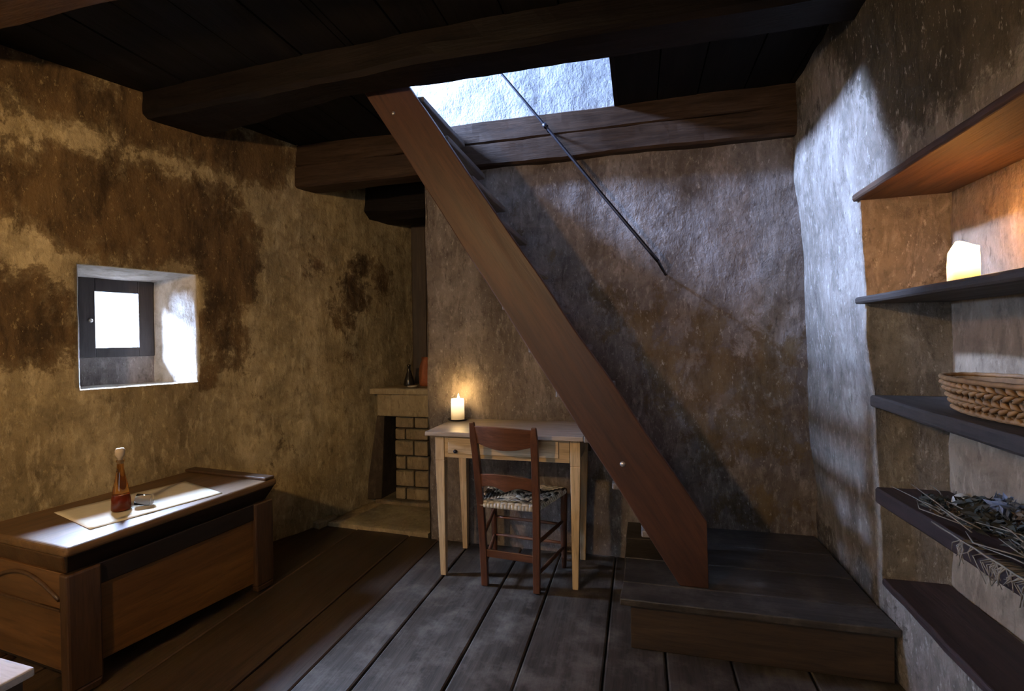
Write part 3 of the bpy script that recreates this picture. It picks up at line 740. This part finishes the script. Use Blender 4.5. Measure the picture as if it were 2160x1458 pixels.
# ------------------------------------------------------------------ niche shelves and what they carry
def board(name, label, z, th, x_front, mat, y0=.46, y1=2.20, seed=0, out=0):
    mb = MB(); n = 46; R_ = []
    for i in range(n+1):
        s = i/n; y = lerp(y0, y1, s)
        j = noise.noise(V((y*3, seed, 0)))*.006 + noise.noise(V((y*11, seed, 2)))*.003
        zz = noise.noise(V((y*2.5, seed, 7)))*.003; xf = x_front + j - out*sstep(2.2, 1.3, y)
        R_.append([mb.bm.verts.new(p) for p in ((xf+.004,y,z-th+zz),(1.122,y,z-th+zz),(1.122,y,z+zz*.3),(xf+.006,y,z+zz*.3),(xf,y,z-.008+zz),(xf,y,z-th+.008+zz))])
    for r0, r1 in zip(R_, R_[1:]):
        for k in range(6): mb.face([r0[k], r0[(k+1) % 6], r1[(k+1) % 6], r1[k]])
    mb.face(R_[0][::-1]); mb.face(R_[-1])
    o = mb.build(name, mat, bevel=.002, seg=1)
    if label: tag(o, label, 'shelf', 'boards in the wall niche')
    return o
o = board('niche_lintel', None, 1.830, .030, XR(1.8)-.020, M['lintel'], .40, 2.225, 1); tag(o, kind='structure')
board('shelf_board', 'dark shelf board carrying the glowing block candle', 1.425, .028, .822, M['shelf'], .455, 2.215, 2)
board('shelf_board', 'dark shelf board under the woven basket', 1.045, .045, .866, M['shelf'], .455, 2.198, 3, .035)
board('shelf_board', 'thick shelf board strewn with dried herbs', .690, .060, .882, M['shelf_red'], .455, 2.198, 4, -.02)
board('shelf_board', 'lowest dark red shelf board, bare, at the foot of the niche', .337, .030, .905, M['shelf_red'], .455, 2.198, 5, .02)

t = thing('block_candle', 'glowing thick block candle with a melted slanted top on the upper shelf', 'candle', (.960,1.805,1.4255), -.50)
mb = MB(); n = 28
prof = []
R0 = []; R1 = []; R2 = []; 
for k in range(n):
    a = 2*math.pi*k/n; c_, s_ = math.cos(a), math.sin(a)
    p = 5.0; r = .038/((abs(c_)**p+abs(s_)**p)**(1/p))
    x, y = r*c_, r*s_
    yr = y*.9-x*.2
    h = .098+.034*sstep(-.040,-.016,x)-.018*sstep(-.012,.038,x)
    R0.append(mb.bm.verts.new((x, y, 0))); R1.append(mb.bm.verts.new((x*1.01, y*1.01, .06))); R2.append(mb.bm.verts.new((x*.96, y*.96, h)))
c0 = mb.bm.verts.new((0,.005,.104)); R3 = [mb.bm.verts.new((v.co.x*.75, v.co.y*.75, v.co.z-.006)) for v in R2]
for A_, B_ in ((R0,R1),(R1,R2),(R2,R3)):
    for k in range(n): mb.face([A_[k], A_[(k+1) % n], B_[(k+1) % n], B_[k]], True)
for k in range(n): mb.face([R3[k], R3[(k+1) % n], c0], True)
mb.face(R0[::-1]); mb.build('wax', M['wax_block'], t)
mb = MB(); mb.tube([(0,.005,.102),(.002,.005,.118)], .0015, 6); mb.build('wick', M['dish'], t)
mb = MB(); mb.lathe([(0,0),(.004,.003),(.005,.007),(.003,.012),(0,.016)], (.002,.005,.112), 14); mb.build('flame', M['flame'], t)

# woven basket
t = thing('woven_basket', 'oval woven straw basket on the shelf below the block candle', 'basket', (.995,1.60,1.050))
rx, ry = .122, .27
def bp(a, r, z): return V(((rx+r)*math.cos(a), (ry+r)*math.sin(a), z))
mb = MB(); rows = 5; n = 60
for r in range(rows):
    z = .010+r*.0185; off = -.022+.007*r
    for k in range(n):
        # plaited lozenges: short fat slanted straws that lean one way then the other
        a0 = 2*math.pi*(k+(.5 if r % 2 else 0))/n; a1 = a0+2*math.pi*1.15/n; sl = .009 if r % 2 else -.009
        mb.tube([bp(a0, off-.003, z-sl), bp((a0+a1)/2, off+.006, z), bp(a1, off-.003, z+sl)], [.004,.0085,.004], 6, flat=.8)
mb.build('side_weave', M['basket'], t)
mb = MB(); mb.lathe([(0,0),(1,0),(1.05,.095),(1.0,.095),(.95,.006),(0,.006)], n=48, sx=rx-.022, sy=ry-.022); mb.build('body', M['basket'], t)
for nm, z, off, r in (('rim', .099, .012, .0075), ('base_ring', .006, -.020, .006)):
    mb = MB(); pts = [bp(2*math.pi*k/72, off+.0015*math.sin(k*2.2), z+.001*math.sin(k*2.2)) for k in range(73)]; mb.tube(pts, r, 8, cap=False); mb.build(nm, M['basket'], t)

# dried herbs on the third shelf
HZ = .692
t = thing('dried_herb_bundle', 'heap of dried herbs, thistles and straggling roots on the third shelf', 'herbs', (1.0,1.75,HZ))
rd = random.Random(3)
mb = MB()
for k in range(36):
    y = rd.uniform(1.30,1.92); x = rd.uniform(.91,1.06); a = rd.gauss(0,.35)+math.pi/2; l = rd.uniform(.08,.26); z = HZ+rd.uniform(.003,.035)
    p0 = V((x,y,z)); d = V((math.cos(a)*l, math.sin(a)*l, rd.uniform(-.01,.03))); m1 = p0+d*.5+V((rd.gauss(0,.008),rd.gauss(0,.008),rd.uniform(0,.012)))
    q1 = p0+d; q1.x = min(1.11,max(.89,q1.x)); q1.y = min(2.17, q1.y); mb.tube([p0, m1, q1], [.002,.0022,.0012], 5)
rel(mb, t).build('stems', M['herb_stem'], t)
def clump(mb, c, r, n, leaf=.018, zs=.6):
    for _ in range(n):
        d = V((rd.gauss(0,1),rd.gauss(0,1),rd.gauss(0,1))).normalized()*r*rd.random()**.4; d.z *= zs
        p = V(c)+d; p.z = max(HZ+.003, p.z); p.x = min(1.11, p.x)
        u_ = V((rd.gauss(0,1),rd.gauss(0,1),rd.gauss(0,.7))).normalized(); w_ = u_.orthogonal().normalized(); l = leaf*rd.uniform(.6,1.4)
        a = mb.bm.verts.new(p-u_*l); b = mb.bm.verts.new(p+w_*l*.35+V((0,0,.002))); c2 = mb.bm.verts.new(p+u_*l); d2 = mb.bm.verts.new(p-w_*l*.35+V((0,0,.002))); e = mb.bm.verts.new(p+V((0,0,-.002)))
        mb.face([a,b,c2]); mb.face([a,c2,d2]); mb.face([a,e,c2])
mb = MB()
for (x,y,z,r,n) in ((1.03,1.86,.04,.055,190),(1.0,1.76,.03,.06,180),(1.02,1.65,.03,.06,180),(1.0,1.54,.02,.06,150),(.98,1.42,.015,.06,120),(.98,1.98,.01,.05,90)): clump(mb, (x,y,HZ+z), r, n)
rel(mb, t).build('dark_leaves', M['herb_dark'], t)
mb = MB()
for (x,y,z,r,n) in ((1.07,1.70,.055,.045,150),(1.07,1.60,.04,.045,150),(.97,1.9,.01,.05,60)): clump(mb, (x,y,HZ+z), r, n, .014)
rel(mb, t).build('brown_leaves', M['herb_brown'], t)
mb = MB(); clump(mb, (1.06,1.80,HZ+.055), .040, 150, .016, 1); rel(mb, t).build('thistle_heads', M['herb_blue'], t)
mb = MB(); mb.lathe([(0,0),(.020,.003),(.030,.018),(.026,.036),(.012,.048),(0,.050)], (1.03,1.94,HZ+.010), 14); rel(mb, t).build('pale_seed_head', M['herb_grey'], t)
mb = MB()
for k in range(48):   # roots hanging over the front edge
    y = rd.uniform(1.25,1.70)+rd.gauss(0,.02); l = abs(rd.gauss(.022,.016))+.006
    x0 = .868; mb.tube([(x0+.05,y,HZ+.004),(x0+.004,y+rd.gauss(0,.006),HZ+.003),(x0-.004,y+rd.gauss(0,.01),HZ-.010),(x0-.003+rd.gauss(0,.002),y+rd.gauss(0,.018),HZ-.010-l)], [.0018,.002,.0018,.001], 5)
mb.tube([(.875,1.25+k*.05,HZ+.004+.002*(k % 2)) for k in range(12)], .0028, 6)
rel(mb, t).build('roots', M['herb_stem'], t)
mb = MB(); mb.tube([(.93,1.50,HZ+.02),(.94,1.42,HZ+.012),(.945,1.375,HZ+.022),(.95,1.36,HZ+.075),(.95,1.355,HZ+.10)], [.004,.004,.004,.003,.0015], 6); rel(mb, t).build('curved_twig', M['herb_dark'], t)

# ------------------------------------------------------------------ room above the hatch
mb = MB()
mb.box((-2.7,-.2,2.72),(-2.6,3.1,4.4)); mb.box((1.3,-.2,2.72),(1.4,3.1,4.4)); mb.box((-2.7,-.3,2.72),(1.4,-.2,4.4)); mb.box((-2.7,-.3,4.4),(1.4,3.1,4.5)); mb.box((-2.7,2.99,2.72),(1.4,3.1,4.4))
w = mb.build('wall_upstairs', M['plaster_white']); tag(w, kind='structure')

# ------------------------------------------------------------------ light
def area(name, loc, to, size, power, col, sy=None, spread=180):
    l = bpy.data.lights.new(name, 'AREA'); l.shape = 'RECTANGLE'; l.size = size; l.size_y = sy or size; l.energy = power; l.color = col; l.spread = math.radians(spread)
    o = bpy.data.objects.new(name, l); C.objects.link(o); o.location = loc
    o.rotation_euler = (V(to)-V(loc)).to_track_quat('-Z', 'Y').to_euler(); return o
def point(name, loc, r, power, col):
    l = bpy.data.lights.new(name, 'POINT'); l.shadow_soft_size = r; l.energy = power; l.color = col
    o = bpy.data.objects.new(name, l); C.objects.link(o); o.location = loc; return o
DAY = (.50,.66,1.0)
# daylight from the sky beyond the little window, falling steeply
wc = LW(-.70, 1.42, -.36)
area('sky_strip', LW(-.9, 4.35, -4.0), wc, 9.0, 42000, (.52,.67,1.0), 1.6)
area('horizon_at_window', LW(-.85, 1.66, -1.6), wc, 1.5, 1500, (.42,.60,1.0), .4)
# upstairs window
area('upstairs_window', (-2.45,2.52,3.50), (-.2,2.50,2.6), .24, 620, (.42,.58,1.0))
area('upstairs_sky', (-.7,1.0,4.2), (-.7,2.3,2.6), 1.0, 3, DAY)
# cool fill light added behind the camera; the rear window is invented
area('rear_fill', (-.5,RY-.05,1.45), (-.5,1.5,1.0), 1.1, 2, (.60,.74,1.0))
# warm lamp of the room, near the foot of the chest
point('room_lamp', (-1.52,-.35,1.96), .06, 108, (1.0,.62,.27))
point('small_candle_flame', (-1.069,2.845,.95), .012, 2.0, (1,.60,.20))
point('block_candle_flame', (.962,1.810,1.60), .012, 3.2, (1,.36,.06))
W_ = bpy.data.worlds.new('sky'); SC.world = W_; W_.use_nodes = True
bg = W_.node_tree.nodes['Background']; bg.inputs[0].default_value = (.85,.92,1,1); bg.inputs[1].default_value = 2.5

# ------------------------------------------------------------------ camera
cd = bpy.data.cameras.new('camera'); cam = bpy.data.objects.new('camera', cd); C.objects.link(cam)
cd.sensor_fit = 'HORIZONTAL'; cd.sensor_width = 36; cd.lens = 17.422; cd.clip_start = .02
Rm = Matrix(((0.96881591,0.00923810,0.24760935),(0.24744816,0.01575513,-0.96877303),(-0.01285074,0.99983320,0.01297787)))
cam.matrix_world = Matrix.Translation((0,0,1.28)) @ Rm.to_4x4()
SC.camera = cam
SC.view_settings.view_transform = 'Standard'; SC.view_settings.look = 'None'; SC.view_settings.gamma = 1; SC.view_settings.exposure = 0
SC.view_settings.use_curve_mapping = False
SC.cycles.use_denoising = True
SC.cycles.max_bounces = 8; SC.cycles.diffuse_bounces = 5; SC.cycles.sample_clamp_indirect = 6
